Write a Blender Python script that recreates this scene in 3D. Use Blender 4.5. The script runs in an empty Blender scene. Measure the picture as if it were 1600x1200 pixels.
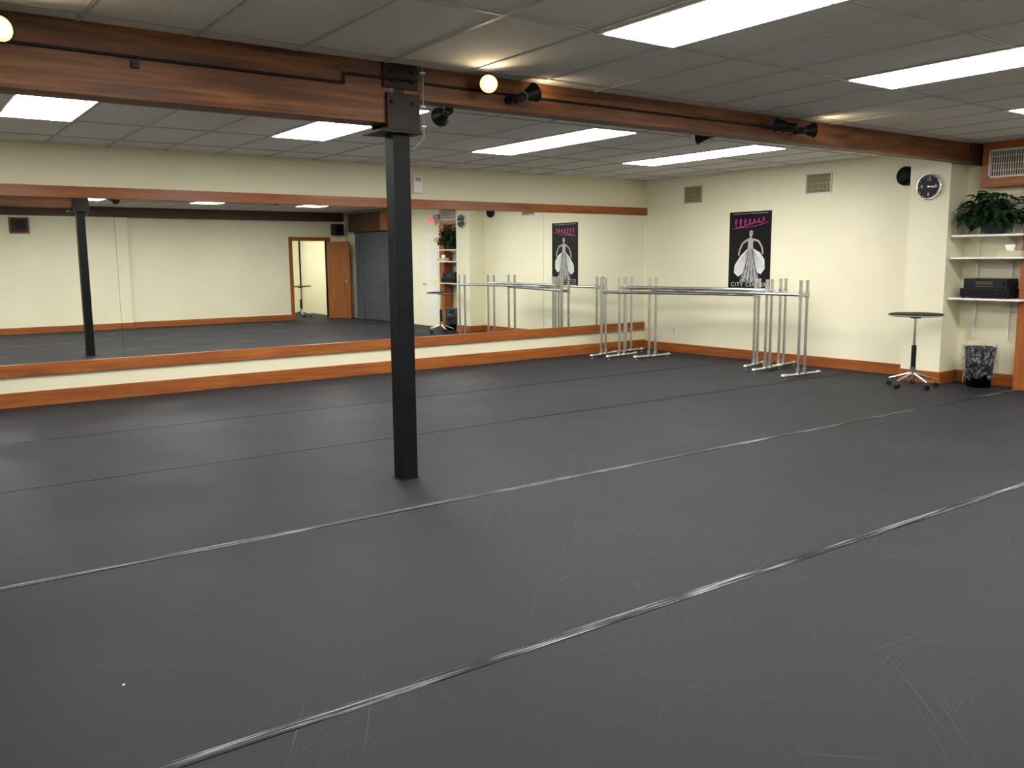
import bpy, math, random
from mathutils import Vector, Matrix, noise
random.seed(7)
scene=bpy.context.scene
scene.view_settings.view_transform='Standard'
scene.view_settings.look='None'
scene.view_settings.exposure=0
COL=bpy.context.collection
# ------------------------------------------------------------ materials
def new_mat(name):
    m=bpy.data.materials.new(name);m.use_nodes=True;nt=m.node_tree
    b=nt.nodes['Principled BSDF'];return m,nt,b
def N(nt,t,**k):
    n=nt.nodes.new(t)
    for a,v in k.items(): setattr(n,a,v)
    return n
def L(nt,a,b): nt.links.new(a,b)
def coords(nt,scale=(1,1,1),src='Object',rot=(0,0,0)):
    tc=N(nt,'ShaderNodeTexCoord');mp=N(nt,'ShaderNodeMapping');mp.inputs['Scale'].default_value=scale;mp.inputs['Rotation'].default_value=rot
    L(nt,tc.outputs[src],mp.inputs['Vector']);return mp.outputs['Vector']
def noise_n(nt,vec,scale,detail=4,rough=.5,dist=0):
    n=N(nt,'ShaderNodeTexNoise');n.inputs['Scale'].default_value=scale;n.inputs['Detail'].default_value=detail;n.inputs['Roughness'].default_value=rough;n.inputs['Distortion'].default_value=dist
    L(nt,vec,n.inputs['Vector']);return n.outputs['Fac']
def ramp(nt,fac,stops):
    r=N(nt,'ShaderNodeValToRGB');e=r.color_ramp.elements
    while len(e)<len(stops): e.new(.5)
    for i,(p,c) in enumerate(stops):
        e[i].position=p;e[i].color=(*c,1) if len(c)==3 else c
    L(nt,fac,r.inputs['Fac']);return r.outputs['Color']
def mix(nt,fac,a,b,mode='MIX'):
    m=N(nt,'ShaderNodeMix',data_type='RGBA',blend_type=mode)
    for s,v in ((m.inputs[0],fac),(m.inputs[6],a),(m.inputs[7],b)):
        if hasattr(v,'links') or hasattr(v,'is_linked'): L(nt,v,s)
        elif isinstance(v,(int,float)): s.default_value=v
        else: s.default_value=(*v,1)
    return m.outputs[2]
def bump(nt,b,h,strength=.2,dist=.01):
    n=N(nt,'ShaderNodeBump');n.inputs['Strength'].default_value=strength;n.inputs['Distance'].default_value=dist
    L(nt,h,n.inputs['Height']);L(nt,n.outputs['Normal'],b.inputs['Normal'])
def simple(name,col,rough=.5,metal=0,var=.06,spec=.5,scale=8):
    m,nt,b=new_mat(name)
    f=noise_n(nt,coords(nt),scale,5)
    c=ramp(nt,f,[(.3,tuple(x*(1-var) for x in col)),(.7,tuple(min(1,x*(1+var)) for x in col))])
    L(nt,c,b.inputs['Base Color']);b.inputs['Roughness'].default_value=rough;b.inputs['Metallic'].default_value=metal
    b.inputs['Specular IOR Level'].default_value=spec
    return m
def wood(name,axis,c1,c2,c3,rough=.4,k=1.0):
    m,nt,b=new_mat(name)
    s=[14*k,14*k,14*k];s['xyz'.index(axis)]=.9*k
    v=coords(nt,tuple(s))
    g=noise_n(nt,v,1.6,6,.6,.6)
    c=ramp(nt,g,[(.3,c1),(.5,c2),(.72,c3)])
    s2=[1.2,1.2,1.2];s2['xyz'.index(axis)]=.35
    g2=noise_n(nt,coords(nt,tuple(s2)),2,3)
    c=mix(nt,ramp(nt,g2,[(.35,(0,0,0)),(.65,(.45,.45,.45))]),c,c1)
    L(nt,c,b.inputs['Base Color']);b.inputs['Roughness'].default_value=rough
    bump(nt,b,g,.12,.004)
    return m
def emis(name,col,s):
    m=bpy.data.materials.new(name);m.use_nodes=True;nt=m.node_tree;b=nt.nodes['Principled BSDF']
    b.inputs['Base Color'].default_value=(*col,1);b.inputs['Emission Color'].default_value=(*col,1);b.inputs['Emission Strength'].default_value=s
    return m
OR=((.19,.046,.007),(.33,.094,.015),(.42,.145,.031))
W_TRIM_X=wood('fir_trim_x','x',*OR);W_TRIM_Y=wood('fir_trim_y','y',*OR);W_TRIM_Z=wood('fir_trim_z','z',*OR)
BR=((.042,.013,.004),(.185,.062,.013),(.36,.14,.034))
W_BEAM=wood('beam_wood','x',*BR,rough=.55,k=.8)
DK=((.03,.012,.006),(.075,.026,.011),(.12,.045,.018))
W_DARK=wood('dark_beam_wood','x',*DK,rough=.5)
W_DOOR=wood('door_wood','z',(.20,.06,.014),(.30,.10,.025),(.38,.14,.04))
def wallmat():
    m,nt,b=new_mat('cream_wall_paint')
    f=noise_n(nt,coords(nt),1.1,4)
    c=ramp(nt,f,[(.3,(.755,.715,.53)),(.7,(.81,.77,.585))])
    L(nt,c,b.inputs['Base Color']);b.inputs['Roughness'].default_value=.6
    g=noise_n(nt,coords(nt),90,3);bump(nt,b,g,.12,.003)
    return m
M_WALL=wallmat()
def blockmat():
    m,nt,b=new_mat('painted_block_wall')
    f=noise_n(nt,coords(nt),1.1,4)
    c=ramp(nt,f,[(.3,(.71,.67,.48)),(.7,(.77,.73,.535))])
    L(nt,c,b.inputs['Base Color']);b.inputs['Roughness'].default_value=.55
    v=coords(nt,(1,1,1),rot=(math.pi/2,0,0))
    br=N(nt,'ShaderNodeTexBrick');br.inputs['Scale'].default_value=1;br.inputs['Mortar Size'].default_value=.006;br.inputs['Brick Width'].default_value=.4;br.inputs['Row Height'].default_value=.2
    L(nt,v,br.inputs['Vector']);bump(nt,b,br.outputs['Fac'],-.35,.006)
    return m
M_BLOCK=blockmat()
def ceilmat():
    m,nt,b=new_mat('acoustic_ceiling_tile')
    f=noise_n(nt,coords(nt),60,6,.7)
    c=ramp(nt,f,[(.33,(.54,.53,.51)),(.5,(.71,.70,.68))])
    f2=noise_n(nt,coords(nt),1.0,3)
    c=mix(nt,ramp(nt,f2,[(.35,(0,0,0)),(.7,(.22,.22,.22))]),c,(.52,.50,.46))
    L(nt,c,b.inputs['Base Color']);b.inputs['Roughness'].default_value=.9
    bump(nt,b,f,.3,.004)
    return m
M_CEIL=ceilmat()
M_TBAR=simple('ceiling_grid_paint',(.44,.43,.41),.5)
def floormat():
    m,nt,b=new_mat('dance_vinyl_floor')
    big=noise_n(nt,coords(nt),.7,5,.6)
    base=ramp(nt,big,[(.3,(.019,.0192,.024)),(.7,(.029,.0293,.036))])
    fine=noise_n(nt,coords(nt),220,3,.6)
    base=mix(nt,.25,base,ramp(nt,fine,[(.35,(.012,.012,.014)),(.7,(.055,.055,.064))]))
    tot=None
    for i,(ang,sc,off) in enumerate([(.35,(.55,95,1),0),(-.9,(.8,110,1),3),(1.3,(.6,90,1),7),(.05,(1.0,140,1),5),(2.2,(.9,120,1),11),(-.35,(1.7,120,1),17),(.8,(1.5,130,1),23)]):
        tc=N(nt,'ShaderNodeTexCoord');mp=N(nt,'ShaderNodeMapping');mp.inputs['Rotation'].default_value=(0,0,ang);mp.inputs['Location'].default_value=(off,off,0)
        L(nt,tc.outputs['Object'],mp.inputs['Vector'])
        nz=N(nt,'ShaderNodeTexNoise');nz.inputs['Scale'].default_value=.7;nz.inputs['Detail'].default_value=0;L(nt,mp.outputs[0],nz.inputs['Vector'])
        ad=N(nt,'ShaderNodeVectorMath',operation='MULTIPLY_ADD');L(nt,nz.outputs['Color'],ad.inputs[0]);ad.inputs[1].default_value=(.35,.35,0);L(nt,mp.outputs[0],ad.inputs[2])
        m2=N(nt,'ShaderNodeMapping');m2.inputs['Scale'].default_value=sc;L(nt,ad.outputs[0],m2.inputs['Vector'])
        s=noise_n(nt,m2.outputs[0],1.0,2,.5)
        r=ramp(nt,s,[(.65,(0,0,0)),(.80,(1,1,1))])
        mask=ramp(nt,noise_n(nt,mp.outputs[0],1.1,3),[(.44,(0,0,0)),(.68,(1,1,1))])
        r=mix(nt,1,r,mask,'MULTIPLY')
        tot=r if tot is None else mix(nt,1,tot,r,'ADD')
    sm=ramp(nt,noise_n(nt,coords(nt),5,5,.7),[(.62,(0,0,0)),(.8,(.3,.3,.3))])
    tot=mix(nt,1,tot,sm,'ADD')
    tot2=mix(nt,1,tot,(.30,.30,.30),'MULTIPLY')
    c=mix(nt,tot2,base,(.19,.19,.205))
    L(nt,c,b.inputs['Base Color'])
    rr=ramp(nt,big,[(.3,(.54,.54,.54)),(.7,(.66,.66,.66))]);L(nt,rr,b.inputs['Roughness'])
    b.inputs['Specular IOR Level'].default_value=.085
    bump(nt,b,fine,.08,.002)
    return m
M_FLOOR=floormat()
def tapemat(name,hi,lo,t):
    m,nt,b=new_mat(name)
    f=noise_n(nt,coords(nt,(.8,48,1)),2.2,4,.6)
    f2=noise_n(nt,coords(nt,(1.3,1,1)),1.1,3)
    c=ramp(nt,f,[(t,lo),(t+.10,hi)])
    c=mix(nt,ramp(nt,f2,[(.36,(0,0,0)),(.52,(1,1,1))]),lo,c)
    L(nt,c,b.inputs['Base Color']);b.inputs['Roughness'].default_value=.5;b.inputs['Specular IOR Level'].default_value=.12
    return m
M_TAPE=tapemat('seam_tape',(.30,.30,.30),(.005,.005,.006),.50)  # pale streaks: highlights of shiny clear tape, painted into the colour
M_TAPE2=tapemat('seam_tape_dark',(.02,.02,.022),(.005,.005,.006),.62)
M_BLACK=simple('black_paint',(.005,.006,.0075),.5,var=.3,spec=.15)
M_STEEL=simple('dark_bracket_steel',(.018,.011,.008),.5,.2,var=.4,spec=.25)
M_BLKPL=simple('black_plastic',(.008,.008,.009),.45,var=.2,spec=.25)
M_CHROME=simple('chrome',(.75,.75,.76),.15,1)
M_ALU=simple('brushed_aluminium',(.70,.71,.71),.26,1,var=.05,scale=25)
M_WHITE=simple('white_paint',(.78,.77,.72),.45,var=.03)
M_GRAYPL=simple('grey_plastic',(.35,.35,.34),.5)
M_VENT=simple('vent_beige_metal',(.45,.38,.24),.45,.2)
M_VENTW=simple('vent_white_metal',(.62,.60,.52),.45,.1)
M_VDARK=simple('vent_shadow',(.06,.045,.03),.8)
M_LENS=emis('fluorescent_lens',(1,.985,.94),28)
M_BULB=emis('warm_bulb',(1,.86,.58),5)
M_BULB2=emis('warm_bulb_reflector',(1,.62,.22),2.2)
M_LEAF=simple('plant_leaf',(.010,.042,.010),.45,var=.6,scale=20,spec=.3)
M_POT=simple('green_glazed_pot',(.012,.025,.018),.3)
M_CURT=simple('grey_curtain_fabric',(.055,.06,.072),.85,var=.2,scale=4)
M_TOP=simple('table_top_laminate',(.010,.010,.010),.6,spec=.12)
M_RED=emis('exit_red',(.9,.03,.02),1.0)
m,nt,b=new_mat('mirror_glass');b.inputs['Base Color'].default_value=(.90,.92,.89,1);b.inputs['Metallic'].default_value=1
_f=noise_n(nt,coords(nt),2,2);L(nt,ramp(nt,_f,[(0,(.003,)*3),(1,(.006,)*3)]),b.inputs['Roughness']);M_MIRROR=m
m,nt,b=new_mat('clear_bin_liner');b.inputs['Base Color'].default_value=(.6,.62,.65,1);b.inputs['Roughness'].default_value=.15
_f=noise_n(nt,coords(nt),26,4);L(nt,ramp(nt,_f,[(.48,(.03,)*3),(.70,(.38,)*3)]),b.inputs['Alpha']);M_LINER=m
M_PBLACK=simple('poster_black',(.005,.005,.006),.45,spec=.2)
M_PINK=simple('poster_magenta',(.42,.02,.22),.4)
M_PWHITE=simple('poster_white',(.65,.65,.65),.5)
M_PGREY=simple('poster_grey',(.25,.25,.25),.5,var=.7,scale=14)
M_SKIN=simple('poster_skin_grey',(.42,.36,.33),.5)
# ------------------------------------------------------------ mesh builder
class MB:
    def __init__(s): s.v=[];s.f=[];s.mi=[];s.mats=[];s.sm=[]
    def mid(s,m):
        if m not in s.mats: s.mats.append(m)
        return s.mats.index(m)
    def add(s,vs,fs,mat,smooth=False):
        o=len(s.v);s.v+= [tuple(v) for v in vs];k=s.mid(mat)
        for f in fs: s.f.append([i+o for i in f]);s.mi.append(k);s.sm.append(smooth)
    def box(s,x0,x1,y0,y1,z0,z1,mat,M=None):
        vs=[Vector(p) for p in [(x0,y0,z0),(x1,y0,z0),(x1,y1,z0),(x0,y1,z0),(x0,y0,z1),(x1,y0,z1),(x1,y1,z1),(x0,y1,z1)]]
        if M is not None: vs=[M@v for v in vs]
        s.add(vs,[(0,3,2,1),(4,5,6,7),(0,1,5,4),(1,2,6,5),(2,3,7,6),(3,0,4,7)],mat)
    def cyl(s,a,b,r0,mat,r1=None,n=20,caps=True):
        a=Vector(a);b=Vector(b);r1=r0 if r1 is None else r1
        d=(b-a).normalized();u=d.orthogonal().normalized();w=d.cross(u)
        vs=[]
        for i in range(n):
            t=2*math.pi*i/n;q=u*math.cos(t)+w*math.sin(t);vs+= [a+q*r0,b+q*r1]
        fs=[(2*i,2*((i+1)%n),2*((i+1)%n)+1,2*i+1) for i in range(n)]
        s.add(vs,fs,mat,True)
        if caps:
            s.add([vs[2*i] for i in range(n)],[tuple(range(n))[::-1]],mat);s.add([vs[2*i+1] for i in range(n)],[tuple(range(n))],mat)
    def sphere(s,c,r,mat,n=16,m=10,sc=(1,1,1)):
        vs=[];fs=[]
        for j in range(m+1):
            p=math.pi*j/m
            for i in range(n):
                t=2*math.pi*i/n;vs.append((c[0]+r*sc[0]*math.sin(p)*math.cos(t),c[1]+r*sc[1]*math.sin(p)*math.sin(t),c[2]+r*sc[2]*math.cos(p)))
        for j in range(m):
            for i in range(n): fs.append((j*n+i,(j+1)*n+i,(j+1)*n+(i+1)%n,j*n+(i+1)%n))
        s.add(vs,fs,mat,True)
    def lathe(s,c,prof,mat,n=32):
        vs=[];fs=[]
        for r,z in prof:
            for i in range(n):
                t=2*math.pi*i/n;vs.append((c[0]+r*math.cos(t),c[1]+r*math.sin(t),c[2]+z))
        for j in range(len(prof)-1):
            for i in range(n): fs.append((j*n+i,j*n+(i+1)%n,(j+1)*n+(i+1)%n,(j+1)*n+i))
        s.add(vs,fs,mat,True)
    def ring(s,c,d,R,r,mat,n=40,m=8):
        c=Vector(c);d=Vector(d).normalized();u=d.orthogonal().normalized();w=d.cross(u);vs=[];fs=[]
        for i in range(n):
            t=2*math.pi*i/n;q=u*math.cos(t)+w*math.sin(t)
            for j in range(m):
                a=2*math.pi*j/m;vs.append(c+q*(R+r*math.cos(a))+d*(r*math.sin(a)))
        for i in range(n):
            for j in range(m): fs.append((i*m+j,((i+1)%n)*m+j,((i+1)%n)*m+(j+1)%m,i*m+(j+1)%m))
        s.add(vs,fs,mat,True)
    def obj(s,name,loc=(0,0,0),rz=0,bevel=0,parent=None):
        me=bpy.data.meshes.new(name);me.from_pydata(s.v,[],s.f)
        for m_ in s.mats: me.materials.append(m_)
        for p,k,q in zip(me.polygons,s.mi,s.sm): p.material_index=k;p.use_smooth=q
        me.update();o=bpy.data.objects.new(name,me);COL.objects.link(o);o.location=loc;o.rotation_euler=(0,0,rz)
        if bevel:
            bm=o.modifiers.new('bevel','BEVEL');bm.width=bevel;bm.segments=2;bm.limit_method='ANGLE';bm.angle_limit=math.radians(50)
        if parent: o.parent=parent
        return o
def B(name,x0,x1,y0,y1,z0,z1,mat,bevel=0,**k):
    mb=MB();mb.box(x0,x1,y0,y1,z0,z1,mat);return mb.obj(name,bevel=bevel,**k)
H=2.85
ML=dict(loc=(0,10.8058,0),rz=.0109)      # mirror wall frame : room is -y
FL=dict(loc=(10.7468,10,0),rz=.0182)     # far wall frame : room is -x, y = Y-10
XL=-1.7
# ------------------------------------------------------------ shell
B('floor',XL-.1,11.2,-4.2,11.2,-.1,0,M_FLOOR)
B('ceiling',XL-.1,11.2,-4.2,11.2,H,H+.1,M_CEIL)
B('wall_mirror_side',XL-.1,11.0,0,.15,0,H,M_BLOCK,**ML)
B('wall_far',0,.05,-4.5,1.1,0,H,M_WALL,**FL)
B('wall_far_entry',0,.05,-8.5,-4.5,0,H,M_WALL,**FL)
B('wall_far_closet',0,.05,-14.0,-8.5,0,H,M_WALL,**FL)
B('wall_left',XL-.12,XL,-.9,11,0,H,M_WALL)
YB=-.75
mb=MB()
mb.box(5.2,9.35,YB-.12,YB,0,H,M_WALL);mb.box(10.35,10.93,YB-.12,YB,0,H,M_WALL);mb.box(9.35,10.35,YB-.12,YB,2.1,H,M_WALL)
mb.box(XL-.1,5.2,YB-.12,YB+.14,0,H,M_WALL)
mb.obj('wall_back')
mb=MB();mb.box(7.9,8.0,-4.1,YB-.12,0,H,M_WALL);mb.box(8,10.95,-4.1,-4.0,0,H,M_WALL);mb.obj('wall_hallway')
mb=MB()
mb.box(9.25,9.35,YB-.14,YB+.02,0,2.2,W_TRIM_Z);mb.box(10.35,10.45,YB-.14,YB+.02,0,2.2,W_TRIM_Z);mb.box(9.35,10.35,YB-.14,YB+.02,2.1,2.2,W_TRIM_X)
mb.obj('trim_doorway',bevel=.004)
mb=MB();mb.box(0,.74,-.02,.02,.01,2.08,W_DOOR);mb.cyl((.68,-.07,1.0),(.68,.07,1.0),.012,M_CHROME);mb.sphere((.68,.08,1),.03,M_CHROME);mb.sphere((.68,-.08,1),.03,M_CHROME)
mb.obj('door_1',loc=(10.33,YB+.05,0),rz=math.radians(62))
# ceiling grid
mb=MB();w=.012;z0=H-.007
x=1.01-4*.6175
while x<10.9:
    mb.box(x-w,x+w,YB,10.9,z0,H,M_TBAR);x+=.6175
for y in [4.0-1.2*k for k in range(-1,4)]+[9.06+1.14,9.06,7.92,6.78,5.70]: mb.box(XL,10.75,y-w,y+w,z0-.0005,H,M_TBAR)
mb.obj('ceiling_grid')
def light_panel(x,y0,y1):
    mb=MB();z=H-.012;fr=.03
    mb.box(x,x+.60,y0,y1,z,H-.001,M_WHITE)
    mid=(y0+y1)/2
    for a,b_ in((y0+fr,mid-.012),(mid+.012,y1-fr)): mb.box(x+fr-.012,x+.60-fr+.012,a,b_,z-.004,z+.001,M_LENS)
    mb.obj('ceiling_light_panel')
for x in (1.0,3.47,5.95,8.41): light_panel(x,6.78,9.06)
for x in (1.05,3.53,5.95,8.41): light_panel(x,1.70,4.0)
mb=MB();mb.box(8.9,9.5,-3.4,-1.4,H-.012,H-.001,M_WHITE);mb.box(8.93,9.47,-3.37,-1.43,H-.016,H-.011,M_LENS);mb.obj('ceiling_light_panel')  # unseen panel, added to light the hallway behind the doorway
# ------------------------------------------------------------ mirror wall
seams=[XL+.05,-.75,2.27,5.38,8.49,10.72]
mb=MB()
mb.box(XL,10.76,-.006,.0,.40,2.33,M_BLACK)
for a,b_ in zip(seams[:-1],seams[1:]): mb.box(a+.0015,b_-.0015,-.012,-.005,.45,2.29,M_MIRROR)
mb.obj('wall_mirror',**ML)
mb=MB();mb.box(XL,10.74,-.035,0,2.27,2.395,W_TRIM_X);mb.box(XL,10.70,-.035,0,.335,.47,W_TRIM_X);mb.box(10.70,10.74,-.03,0,.335,2.3,M_WALL)
mb.obj('trim_mirror',bevel=.004,**ML)
B('baseboard_mirror_side',XL,10.8,-.022,0,0,.165,W_TRIM_X,bevel=.004,**ML)
mb=MB();mb.box(6.17,6.31,-.05,0,2.48,2.72,M_WHITE);mb.box(6.2,6.28,-.055,-.05,2.64,2.69,M_GRAYPL);mb.obj('wall_thermostat_box',bevel=.006,**ML)
# ------------------------------------------------------------ far wall
mb=MB();mb.box(-.022,0,-3.96,.88,0,.145,W_TRIM_Y);mb.obj('baseboard_far',bevel=.004,**FL)
CX0,CY0,CY1=10.42,5.53,6.03
B('wall_column',CX0,10.83,CY0,CY1,0,H,M_WALL)
mb=MB();mb.box(CX0-.02,CX0,CY0-.02,CY1+.02,0,.145,W_TRIM_Y);mb.box(CX0,10.82,CY0-.02,CY0,0,.145,W_TRIM_X);mb.box(CX0,10.82,CY1,CY1+.02,0,.145,W_TRIM_X)
mb.obj('baseboard_column',bevel=.003)
B('baseboard_niche',10.80,10.825,4.79,5.50,0,.145,W_TRIM_Y,bevel=.003)
B('trim_wood_post',10.60,10.82,4.55,4.755,0,2.34,W_TRIM_Z,bevel=.006)
mb=MB();mb.box(10.66,10.82,4.50,5.29,2.34,H,W_TRIM_Y)
mb.obj('trim_soffit',bevel=.004)
def vent(name,frame,x,y0,y1,z0,z1,n,mf,ml):
    mb=MB();t=.02
    mb.box(x-.012,x,y0,y1,z0,z0+t,mf);mb.box(x-.012,x,y0,y1,z1-t,z1,mf);mb.box(x-.012,x,y0,y0+t,z0,z1,mf);mb.box(x-.012,x,y1-t,y1,z0,z1,mf)
    mb.box(x-.003,x,y0+t,y1-t,z0+t,z1-t,M_VDARK)
    for i in range(n):
        y=y0+t+(y1-y0-2*t)*(i+.5)/n;mb.box(x-.01,x-.002,y-.004,y+.004,z0+t,z1-t,ml)
    for i in range(3):
        z=z0+(z1-z0)*(i+1)/4;mb.box(x-.011,x-.002,y0+t,y1-t,z-.003,z+.003,ml)
    mb.obj(name,**frame)
vent('wall_vent',FL,0,-.31,.06,2.42,2.69,14,M_VENT,M_VENT)
vent('wall_vent',FL,0,-2.62,-2.20,2.42,2.71,16,M_VENTW,M_VENT)
vent('wall_vent',dict(),10.66,4.58,5.21,2.44,2.76,22,M_VENTW,M_VENTW)
mb=MB();mb.cyl((0,-3.7,2.56),(-.05,-3.7,2.56),.12,M_BLACK,n=32);mb.ring((-.05,-3.7,2.56),(1,0,0),.11,.01,M_BLKPL);mb.sphere((-.04,-3.7,2.56),.105,M_BLACK,sc=(.4,1,1));mb.obj('wall_speaker',**FL)
mb=MB();mb.box(-.006,0,.2,.27,.29,.405,M_WHITE);mb.box(-.009,-.006,.22,.25,.31,.34,M_GRAYPL);mb.box(-.009,-.006,.22,.25,.355,.385,M_GRAYPL);mb.obj('power_outlet',**FL)
def text(body,size,mat,loc,rot,parent,name,align='CENTER',ext=.0005,sx=1):
    cu=bpy.data.curves.new(name,'FONT');cu.body=body;cu.size=size;cu.align_x=align;cu.align_y='CENTER';cu.extrude=ext
    cu.materials.append(mat);o=bpy.data.objects.new(name,cu);COL.objects.link(o);o.location=loc;o.rotation_euler=rot;o.scale=(sx,1,1);o.parent=parent;return o
RX=(math.pi/2,0,-math.pi/2)
# clock
cz=2.375;cy=5.775;cx=CX0-.03
mb=MB();mb.cyl((CX0,cy,cz),(cx,cy,cz),.15,M_CHROME,n=48);mb.cyl((cx,cy,cz),(cx-.001,cy,cz),.137,M_PBLACK,n=48);mb.ring((cx,cy,cz),(1,0,0),.146,.010,M_CHROME,n=48)
for i in range(60):
    a=math.radians(6*i);r0,r1=(.118,.130) if i%5==0 else (.125,.130);ww=.0025 if i%5==0 else .0008
    M=Matrix.Translation((cx-.002,cy,cz))@Matrix.Rotation(a,4,'X');mb.box(-.0005,.0005,-ww,ww,r0,r1,M_PWHITE,M)
def hand(a,l,w_,dx):
    M=Matrix.Translation((cx-dx,cy,cz))@Matrix.Rotation(math.radians(a),4,'X');mb.box(-.001,.001,-w_,w_,-.02,l,M_PWHITE,M)
hand(98,.075,.006,.004);hand(88,.105,.004,.006)
mb.cyl((cx,cy,cz),(cx-.008,cy,cz),.008,M_CHROME)
clock=mb.obj('wall_clock')
for s_,dy,dz in(('12',0,.088),('3',-.088,0),('6',0,-.088),('9',.088,0)): text(s_,.055,M_PWHITE,(cx-.002,cy+dy,cz+dz),RX,clock,'numeral_'+s_)
# poster
py0,py1,pz0,pz1=-1.645,-.875,1.04,2.235;pc=(py0+py1)/2
mb=MB();mb.box(-.006,0,py0,py1,pz0,pz1,M_PBLACK)
def flat(pts,mat,d):
    vs=[(-d,pc-u,z) for u,z in pts];mb.add(vs,[tuple(range(len(vs)))],mat)
def stroke(pts,w_,mat,d):
    for (a,b_),(c,e) in zip(pts[:-1],pts[1:]):
        dx,dz=c-a,e-b_;l=math.hypot(dx,dz) or 1;nx,nz=-dz/l*w_/2,dx/l*w_/2
        flat([(a+nx,b_+nz),(a-nx,b_-nz),(c-nx,e-nz),(c+nx,e+nz)],mat,d)
DZ=-.04
def P_(l): return [(u,z+DZ) for u,z in l]
flat(P_([(-.02,1.73),(-.16,1.62),(-.27,1.47),(-.28,1.36),(-.20,1.30),(-.10,1.36),(-.02,1.56)]),M_PWHITE,.0070)
flat(P_([(.06,1.73),(.20,1.66),(.28,1.56),(.29,1.42),(.22,1.34),(.12,1.38),(.05,1.56)]),M_PWHITE,.0070)
flat(P_([(-.03,1.72),(.07,1.72),(.13,1.45),(.20,1.22),(-.17,1.22),(-.08,1.45)]),M_PGREY,.0074)
for i in range(9):
    t=i/8;stroke(P_([(.0+.04*t,1.70),(-.06+.17*t,1.45),(-.14+.31*t,1.24)]),.008,M_PWHITE if i%2 else M_PBLACK,.0078)
for i in range(6):
    t=i/5;stroke(P_([(-.03,1.70),(-.20+.10*t,1.50-.05*t),(-.27+.16*t,1.38-.04*t)]),.004,M_PGREY,.0078);stroke(P_([(.07,1.70),(.20-.06*t,1.56-.05*t),(.28-.13*t,1.44-.04*t)]),.004,M_PGREY,.0078)
flat(P_([(-.03,1.72),(.07,1.72),(.065,1.79),(.075,1.86),(.045,1.885),(-.005,1.885),(-.035,1.86),(-.025,1.79)]),M_SKIN,.0080)
stroke(P_([(-.03,1.86),(-.13,1.80),(-.18,1.70),(-.20,1.62)]),.028,M_SKIN,.0082);stroke(P_([(.07,1.86),(.17,1.83),(.23,1.74),(.25,1.64)]),.028,M_SKIN,.0082)
stroke(P_([(.02,1.88),(.025,1.92)]),.028,M_SKIN,.0081)
flat(P_([(.027+.032*math.cos(a*math.pi/8),1.942+.042*math.sin(a*math.pi/8)) for a in range(16)]),M_SKIN,.0084)
flat(P_([(.03+.036*math.cos(a*math.pi/8),1.970+.024*math.sin(a*math.pi/8)) for a in range(16)]),M_PGREY,.0086)
pts=[]
for i in range(181):
    t=i/180;ph=2*math.pi*6.5*t;amp=.046+.022*math.sin(5*t+1)
    pts.append((-.28+.55*t+.030*math.cos(ph),2.055+.05*t+amp*math.sin(ph)+.3*.030*math.cos(ph)))
stroke(pts,.015,M_PINK,.0070);stroke([(-.33,1.985),(-.1,2.0),(.1,2.015),(.34,2.07)],.008,M_PINK,.0071)
for u0,u1,z,h_ in((-.32,.32,2.205,.012),(-.33,.33,1.085,.014),(-.33,.33,1.062,.010)):
    u=u0
    while u<u1:
        l=random.uniform(.008,.03);stroke([(u,z),(min(u+l,u1),z)],h_,M_PGREY,.0068);u+=l+.007
poster=mb.obj('wall_poster',**FL)
t=text('CITY CENTER',.085,M_PWHITE,(-.008,pc,1.14),RX,poster,'title_text',sx=1.05);t.data.space_character=1.25
# ------------------------------------------------------------ niche shelves
mb=MB()
for z in (1.79,1.53,1.05):
    mb.box(10.46,10.595,4.67,5.50,z-.022,z,M_WHITE);mb.box(10.595,10.82,4.77,5.50,z-.022,z,M_WHITE)
for y in (4.94,5.34):
    mb.box(10.80,10.82,y-.01,y+.01,.55,2.2,M_WHITE)
    for z in (1.79,1.53,1.05): mb.add([(10.81,y-.006,z-.022),(10.55,y-.006,z-.022),(10.81,y-.006,z-.09),(10.81,y+.006,z-.022),(10.55,y+.006,z-.022),(10.81,y+.006,z-.09)],[(0,1,2),(5,4,3),(0,3,4,1),(1,4,5,2)],M_WHITE)
mb.obj('niche_shelf_unit')
mb=MB()
mb.box(10.48,10.76,4.81,5.37,1.062,1.165,M_BLKPL);mb.box(10.474,10.48,4.83,5.35,1.075,1.15,M_BLACK)
for y in(4.86,4.93,5.28): mb.cyl((10.477,y,1.11),(10.462,y,1.11),.016,M_BLKPL)
for y in(4.84,5.34):
    for x in (10.52,10.72): mb.cyl((x,y,1.05),(x,y,1.063),.015,M_BLKPL)
mb.obj('stereo_receiver',bevel=.004)
mb=MB();mb.box(10.50,10.76,4.84,5.34,1.166,1.28,M_BLKPL);mb.box(10.495,10.50,5.0,5.2,1.21,1.25,M_VDARK);mb.cyl((10.502,4.9,1.22),(10.485,4.9,1.22),.018,M_BLKPL)
for i in range(5): mb.box(10.495,10.50,5.01+.04*i,5.03+.04*i,1.185,1.190,M_GRAYPL)
mb.obj('cassette_deck',bevel=.004)
mb=MB();mb.box(10.47,10.59,4.70,4.97,1.53,1.60,simple('tissue_box_card',(.55,.50,.33),.7))
mb.add([(10.51,4.80,1.6),(10.56,4.80,1.6),(10.56,4.88,1.6),(10.51,4.88,1.6),(10.51,4.78,1.665),(10.57,4.84,1.64),(10.53,4.91,1.67)],[(0,1,5,4),(1,2,6,5),(2,3,6),(3,0,4,6),(4,5,6)],M_WHITE)
mb.obj('tissue_box')
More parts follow.
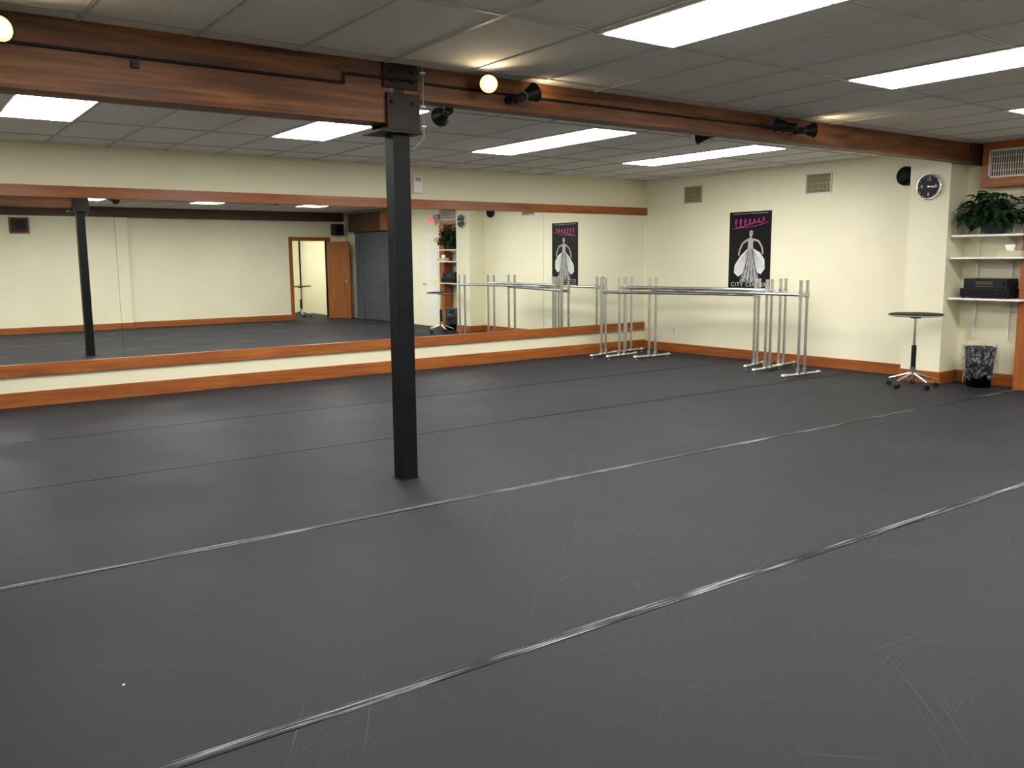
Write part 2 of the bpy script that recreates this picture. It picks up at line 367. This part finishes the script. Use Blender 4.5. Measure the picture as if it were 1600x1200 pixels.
# plant
pcn=Vector((10.63,5.08,1.79))
mb=MB();mb.lathe(pcn,[(0,0),(.10,0),(.135,.05),(.15,.12),(.14,.2),(.125,.21),(.12,.18),(0,.18)],M_POT)
def leaf(base,dirv,l,wd,droop):
    d=dirv.normalized();side=d.cross(Vector((0,0,1)))
    if side.length<.01: side=Vector((1,0,0))
    side.normalize();vs=[];fs=[]
    prof=[(0,.05),(.12,.75),(.3,1),(.55,.8),(.8,.4),(1,.02)]
    for t_,w_ in prof:
        c=base+d*l*t_+Vector((0,0,-droop*l*t_*t_));n_=Vector((0,0,1))
        vs+=[c-side*wd*w_+n_*.15*wd*w_,c-n_*.01,c+side*wd*w_+n_*.15*wd*w_]
    for v in vs:
        v.x=min(v.x,10.80);v.y=min(v.y,5.515);v.z=max(v.z,1.795)
        if v.y<4.79: v.x=min(v.x,10.59)
        if v.x>10.64: v.z=min(v.z,2.33)
    for i in range(len(prof)-1):
        a=3*i;fs+=[(a,a+1,a+4,a+3),(a+1,a+2,a+5,a+4)]
    mb.add(vs,fs,M_LEAF,True)
top=pcn+Vector((0,0,.19))
for i in range(210):
    a=random.uniform(0,2*math.pi);el=random.uniform(-.35,1.25);r=random.uniform(.10,.40)
    d=Vector((math.cos(a)*math.cos(el)*.75,math.sin(a)*math.cos(el)*1.1,math.sin(el)*.85))
    tip=top+d*r
    tip.x=min(tip.x,10.72);tip.y=max(4.66,min(tip.y,5.42));tip.z=max(tip.z,1.86)
    if tip.y<4.80: tip.x=min(tip.x,10.55)
    mb.cyl(top+Vector((random.uniform(-.05,.05),random.uniform(-.05,.05),-.03)),tip,.003,M_LEAF,n=5,caps=False)
    a2=a+random.uniform(-.6,.6);dd=Vector((math.cos(a2),math.sin(a2),random.uniform(-.5,.5)))
    if tip.x>10.66: dd.x=-abs(dd.x)
    if tip.y>5.38: dd.y=-abs(dd.y)*.3;dd.x=-abs(dd.x)
    leaf(tip,dd,random.uniform(.09,.15),random.uniform(.03,.05),random.uniform(.2,.9) if tip.z>1.95 else .1)
mb.obj('potted_plant')
# trash bin
bc=(10.56,5.12,0)
mb=MB();mb.lathe(bc,[(0,.004),(.125,.004),(.127,.0),(.17,.46),(.176,.47),(.17,.475),(.165,.46),(.122,.02),(0,.02)],M_BLKPL)
vs=[];fs=[];n=48;rows=[(.160,.30),(.168,.47),(.178,.50),(.190,.47),(.195,.36),(.19,.26),(.175,.12)]
for j,(r,z) in enumerate(rows):
    for i in range(n):
        t=2*math.pi*i/n;k=noise.noise(Vector((math.cos(t)*3,math.sin(t)*3,j*.7)))*.022;k2=noise.noise(Vector((math.cos(t)*2,math.sin(t)*2,5)))*.08 if j>3 else 0
        vs.append((bc[0]+(r+k+.003)*math.cos(t),bc[1]+(r+k+.003)*math.sin(t),z+k+k2))
for j in range(len(rows)-1):
    for i in range(n): fs.append((j*n+i,j*n+(i+1)%n,(j+1)*n+(i+1)%n,(j+1)*n+i))
mb.add(vs,fs,M_LINER,True);mb.obj('trash_bin')
mb=MB()
pts=[Vector((10.79,5.30,1.02)),Vector((10.78,5.32,.8)),Vector((10.79,5.38,.6)),Vector((10.80,5.40,.42)),Vector((10.785,5.41,.2)),Vector((10.78,5.42,.0))]
for a,b_ in zip(pts[:-1],pts[1:]): mb.cyl(a,b_,.006,M_WHITE,n=8)
mb.box(10.80,10.828,5.36,5.44,.33,.45,M_WHITE);mb.obj('power_cable')
def rolling_table(name,c):
    mb=MB();x,y,_=c
    mb.lathe((x,y,0),[(0,.845),(.27,.845),(.298,.85),(.302,.86),(.298,.872),(.285,.876),(0,.876)],M_TOP,n=48)
    mb.ring((x,y,.858),(0,0,1),.302,.005,M_GRAYPL,n=48)
    mb.cyl((x,y,.82),(x,y,.845),.06,M_BLACK)
    mb.cyl((x,y,.30),(x,y,.83),.016,M_CHROME);mb.cyl((x,y,.22),(x,y,.50),.028,M_BLKPL);mb.cyl((x,y,.10),(x,y,.24),.035,M_CHROME)
    for i in range(5):
        a=2*math.pi*i/5+.5;e=Vector((x+.27*math.cos(a),y+.27*math.sin(a),.085))
        mb.cyl((x,y,.17),e,.018,M_CHROME,.011);mb.cyl(e+Vector((0,0,.01)),e-Vector((0,0,.03)),.008,M_CHROME,n=10)
        s_=Vector((-math.sin(a),math.cos(a),0))
        for k in(-1,1): mb.cyl((e.x+s_.x*.006*k,e.y+s_.y*.006*k,.027),(e.x+s_.x*.022*k,e.y+s_.y*.022*k,.027),.027,M_BLKPL,n=18)
    mb.obj(name)
rolling_table('rolling_table',(9.95,5.60,0))
rolling_table('rolling_table',(9.95,-1.7,0))
# ------------------------------------------------------------ barres
def barre(a,b_,zb=1.07,top=1.255,w_=.66,sp=.065):
    A=Vector((*a,0));Bv=Vector((*b_,0));ln=(Bv-A).length;ang=math.atan2(Bv.y-A.y,Bv.x-A.x)-math.pi/2
    mb=MB();r=.020
    for y in (0,ln):
        mb.cyl((-w_/2,y,.045),(w_/2,y,.045),r,M_ALU)
        for sx in(-1,1):
            xe=sx*w_/2;mb.cyl((xe-.03,y,.045),(xe+.03,y,.045),.03,M_ALU)
            mb.cyl((xe,y,.0),(xe,y,.045),.028,M_ALU);mb.sphere((xe+sx*.03,y,.045),.028,M_ALU)
            px=sx*sp
            mb.cyl((px-.035,y,.045),(px+.035,y,.045),.029,M_ALU);mb.cyl((px,y,.045),(px,y,.12),.029,M_ALU)
            mb.cyl((px,y,.1),(px,y,top),r,M_ALU);mb.cyl((px,y,top-.03),(px,y,top),.024,M_ALU)
            mb.cyl((px,y,zb-.045),(px,y,zb+.045),.029,M_ALU)
        mb.cyl((-sp,y,zb),(sp,y,zb),.026,M_ALU)
    for sx in(-1,1): mb.cyl((sx*sp,0,zb),(sx*sp,ln,zb),r,M_ALU)
    mb.obj('ballet_barre',loc=A,rz=ang)
barre((9.62,6.92),(9.72,9.72))
barre((9.83,7.62),(9.45,10.12),zb=1.11)
barre((10.05,8.00),(9.33,10.42),zb=1.03)
barre((10.26,7.72),(10.0,10.55),zb=1.07)
mb=MB()
for x in(8.6,10.4): mb.cyl((x,-3.9,0),(x,-3.9,1.05),.02,M_ALU);mb.cyl((x,-3.97,.03),(x,-3.6,.03),.02,M_ALU)
mb.cyl((8.5,-3.9,1.0),(10.7,-3.9,1.0),.02,M_ALU);mb.cyl((8.5,-3.9,.7),(10.7,-3.9,.7),.02,M_ALU);mb.obj('ballet_barre')
# ------------------------------------------------------------ beam, post
mb=MB();mb.box(XL,2.90,5.37,5.56,2.46,H,W_BEAM)
mb.obj('ceiling_beam',bevel=.006)
mb=MB();mb.box(3.0,10.80,5.37,5.52,2.63,H,W_BEAM);mb.obj('ceiling_beam',bevel=.006)
mb=MB();mb.box(10.52,10.8,5.34,5.37,2.60,H,W_DARK);mb.obj('trim_beam_end')
mb=MB();mb.box(2.925,3.05,5.39,5.515,0,2.40,M_BLACK);mb.box(2.915,3.06,5.38,5.525,0,.006,M_BLACK)
mb.obj('support_post',bevel=.004)
mb=MB()
mb.box(2.80,3.12,5.335,5.60,2.40,2.42,M_STEEL)
mb.box(2.86,3.11,5.345,5.37,2.42,2.66,M_STEEL);mb.box(2.86,3.11,5.56,5.585,2.42,2.66,M_STEEL);mb.box(2.90,3.11,5.37,5.56,2.42,2.63,M_STEEL)
mb.box(2.84,3.10,5.352,5.37,2.69,2.85,M_STEEL)
for x in(2.90,3.06):
    for z in(2.60,2.74,2.80): 
        mb.cyl((x,5.36,z),(x,5.328,z),.014,M_STEEL,n=6)
mb.obj('beam_bracket',bevel=.003)
mb=MB();r=.008
P=[(XL,5.355,2.70),(2.56,5.355,2.685),(2.56,5.355,2.745),(2.84,5.33,2.745),(3.08,5.33,2.745)]
for a,b_ in zip(P[:-1],P[1:]): mb.cyl(a,b_,r,M_BLKPL,n=10);mb.sphere(b_,r*1.2,M_BLKPL,8,6)
mb.box(1.27,1.31,5.34,5.368,2.63,2.67,M_BLKPL)
P=[(3.16,5.355,2.742),(4.2,5.355,2.74),(7.15,5.355,2.74)]
for a,b_ in zip(P[:-1],P[1:]): mb.cyl(a,b_,r,M_BLKPL,n=10)
mb.obj('electrical_conduit')
mb=MB();mb.cyl((3.135,5.34,2.38),(3.135,5.34,2.84),.0035,M_GRAYPL,n=8);mb.cyl((3.135,5.34,2.38),(3.07,5.38,2.30),.0035,M_GRAYPL,n=8)
for z in(2.45,2.58,2.80): mb.box(3.115,3.15,5.33,5.36,z,z+.010,M_WHITE)
mb.obj('white_cable')
def spot(name,base,pos,d,lit=True,e=9):
    mb=MB();p=Vector(pos);d=Vector(d).normalized();bk=p-d*.17
    mb.cyl(base,(base[0],base[1]-.03 if base[1]<5.4 else base[1]+.03,base[2]),.03,M_BLKPL);mb.cyl(base,bk,.010,M_BLKPL,n=10)
    mb.sphere(bk,.022,M_BLKPL)
    mb.cyl(bk-d*.02,bk+d*.07,.032,M_BLKPL);mb.cyl(bk+d*.07,p,.036,M_BLKPL,.066,n=28,caps=False)
    mb.ring(p,d,.066,.005,M_BLKPL)
    f=M_BULB if lit else M_BLKPL;f2=M_BULB2 if lit else M_BLKPL
    u=d.orthogonal().normalized();w=d.cross(u)
    def rg(rr,hh): return [p+d*hh+(u*math.cos(2*math.pi*i/24)+w*math.sin(2*math.pi*i/24))*rr for i in range(24)]
    R_=[rg(.025,.024),rg(.046,.014),rg(.063,0)]
    mb.add([p+d*.028]+R_[0]+R_[1],[(0,1+i,1+(i+1)%24) for i in range(24)]+[(1+i,25+i,25+(i+1)%24,1+(i+1)%24) for i in range(24)],f,True)
    mb.add(R_[1]+R_[2],[(i,24+i,24+(i+1)%24,(i+1)%24) for i in range(24)],f2,True)
    o=mb.obj(name)
    if lit:
        ld=bpy.data.lights.new('bulb_light','SPOT');ld.energy=e;ld.spot_size=math.radians(150);ld.spot_blend=1;ld.color=(1,.76,.44);ld.shadow_soft_size=.05
        lo=bpy.data.objects.new('bulb_light',ld);COL.objects.link(lo);lo.location=p+d*.04;lo.rotation_euler=d.to_track_quat('-Z','Y').to_euler();lo.parent=o
spot('beam_spotlight',(.5,5.37,2.72),(.62,5.17,2.71),(.35,-1,-.02))
spot('beam_spotlight',(3.70,5.37,2.76),(3.58,5.20,2.76),(-.55,-.9,.05),e=11)
spot('beam_spotlight',(3.86,5.37,2.70),(4.02,5.25,2.755),(1,.0,.40),e=3.5)
spot('beam_spotlight',(7.05,5.37,2.74),(7.28,5.20,2.73),(1,-.45,.08),e=7)
spot('beam_spotlight',(6.95,5.37,2.74),(6.82,5.27,2.745),(-.2,.6,.1),lit=False)
spot('beam_spotlight',(3.40,5.52,2.68),(3.50,5.72,2.60),(.2,1,-.1),lit=False)
spot('beam_spotlight',(6.40,5.52,2.70),(6.3,5.75,2.66),(-.4,1,-.1),lit=False)
# ------------------------------------------------------------ floor tape
for y,mt,hw in((2.676,M_TAPE,.026),(4.725,M_TAPE,.024),(6.80,M_TAPE2,.018),(8.65,M_TAPE2,.013),(.62,M_TAPE,.026)):
    B('floor_seam_tape',XL,10.72,y-hw,y+hw,0,.0025,mt)
mb=MB();mb.add([(.612,3.323,.003),(.620,3.325,.003),(.619,3.333,.005),(.610,3.331,.003)],[(0,1,2,3)],M_WHITE);mb.obj('paper_scrap')
# ------------------------------------------------------------ mirror-only side of room
B('baseboard_back',5.2,9.25,YB,YB+.02,0,.145,W_TRIM_X,bevel=.004)
B('baseboard_entry',XL,5.2,YB+.14,YB+.16,0,.145,W_TRIM_X,bevel=.004)
B('trim_crown_beam',XL,10.8,YB+.0,YB+.16,2.62,H,W_DARK)
mb=MB();mb.box(2.75,3.15,YB+.14,YB+.17,2.22,2.58,W_TRIM_X);mb.box(2.80,3.10,YB+.16,YB+.32,2.27,2.55,M_BLKPL);mb.cyl((2.95,YB+.32,2.41),(2.95,YB+.33,2.41),.1,M_BLACK);mb.obj('wall_speaker')
mb=MB();mb.box(10.48,10.72,YB+.02,YB+.32,2.25,2.55,M_BLKPL);mb.cyl((10.6,YB+.32,2.4),(10.6,YB+.33,2.4),.09,M_BLACK);mb.obj('wall_speaker')
mb=MB();vs=[];fs=[];nn=260
for i in range(nn+1):
    y=.05+2.75*i/nn
    for z,k in((.03,1),(1.2,.9),(2.28,.6)): vs.append((10.80+.035*k*math.sin(i*.42)+.015*math.sin(i*.13),y,z))
for i in range(nn):
    for j in range(2): fs.append((3*i+j,3*i+3+j,3*i+4+j,3*i+1+j))
mb.add(vs,fs,M_CURT,True);mb.cyl((10.80,-.02,2.3),(10.80,2.86,2.3),.015,M_BLKPL);mb.obj('closet_curtain')
B('trim_curtain_header',10.72,10.87,1.6,2.85,2.32,2.8,W_DOOR)
B('trim_closet_header',10.74,10.88,-.2,1.6,2.32,2.8,W_DARK)
mb=MB();mb.box(10.83,10.85,3.45,4.35,0,2.2,M_WHITE);mb.box(10.81,10.83,3.53,4.27,.01,2.1,M_WALL)
for z0_,z1_ in((.2,.95),(1.1,1.95)): mb.box(10.803,10.81,3.65,4.15,z0_,z1_,M_WHITE)
mb.sphere((10.76,3.62,1.0),.03,M_CHROME);mb.cyl((10.81,3.62,1.0),(10.76,3.62,1),.012,M_CHROME);mb.obj('door_2')
mb=MB();mb.box(10.80,10.855,3.72,4.07,2.36,2.57,M_WHITE);ex=mb.obj('exit_sign',bevel=.004)
text('EXIT',.17,M_RED,(10.797,3.895,2.465),RX,ex,'sign_text',ext=.001)
mb=MB();mb.box(10.78,10.85,4.18,4.36,2.38,2.5,M_GRAYPL)
for y in(4.20,4.34): mb.cyl((10.78,y,2.54),(10.70,y,2.53),.05,M_GRAYPL,.06);mb.cyl((10.80,y,2.48),(10.80,y,2.54),.01,M_GRAYPL)
mb.obj('emergency_light')
# ------------------------------------------------------------ world
wd=bpy.data.worlds.new('world');scene.world=wd;wd.use_nodes=True
wd.node_tree.nodes['Background'].inputs[0].default_value=(.02,.02,.02,1);wd.node_tree.nodes['Background'].inputs[1].default_value=.3
# ------------------------------------------------------------ camera
f,yaw,pi_,ro=1367.719,.6255,.1411,-.0093
F=Vector((math.sin(yaw),math.cos(yaw),0));R=Vector((math.cos(yaw),-math.sin(yaw),0));Z=Vector((0,0,1))
c=math.cos(pi_)*F-math.sin(pi_)*Z;U=math.sin(pi_)*F+math.cos(pi_)*Z
R2=math.cos(ro)*R+math.sin(ro)*U;U2=-math.sin(ro)*R+math.cos(ro)*U
cam=bpy.data.cameras.new('camera');cam.sensor_width=36;cam.lens=f*36/1600;cam.clip_start=.05;cam.clip_end=100
co=bpy.data.objects.new('camera',cam);COL.objects.link(co)
M=Matrix((R2,U2,-c)).transposed().to_4x4();M.translation=(0,0,1.55);co.matrix_world=M
scene.camera=co
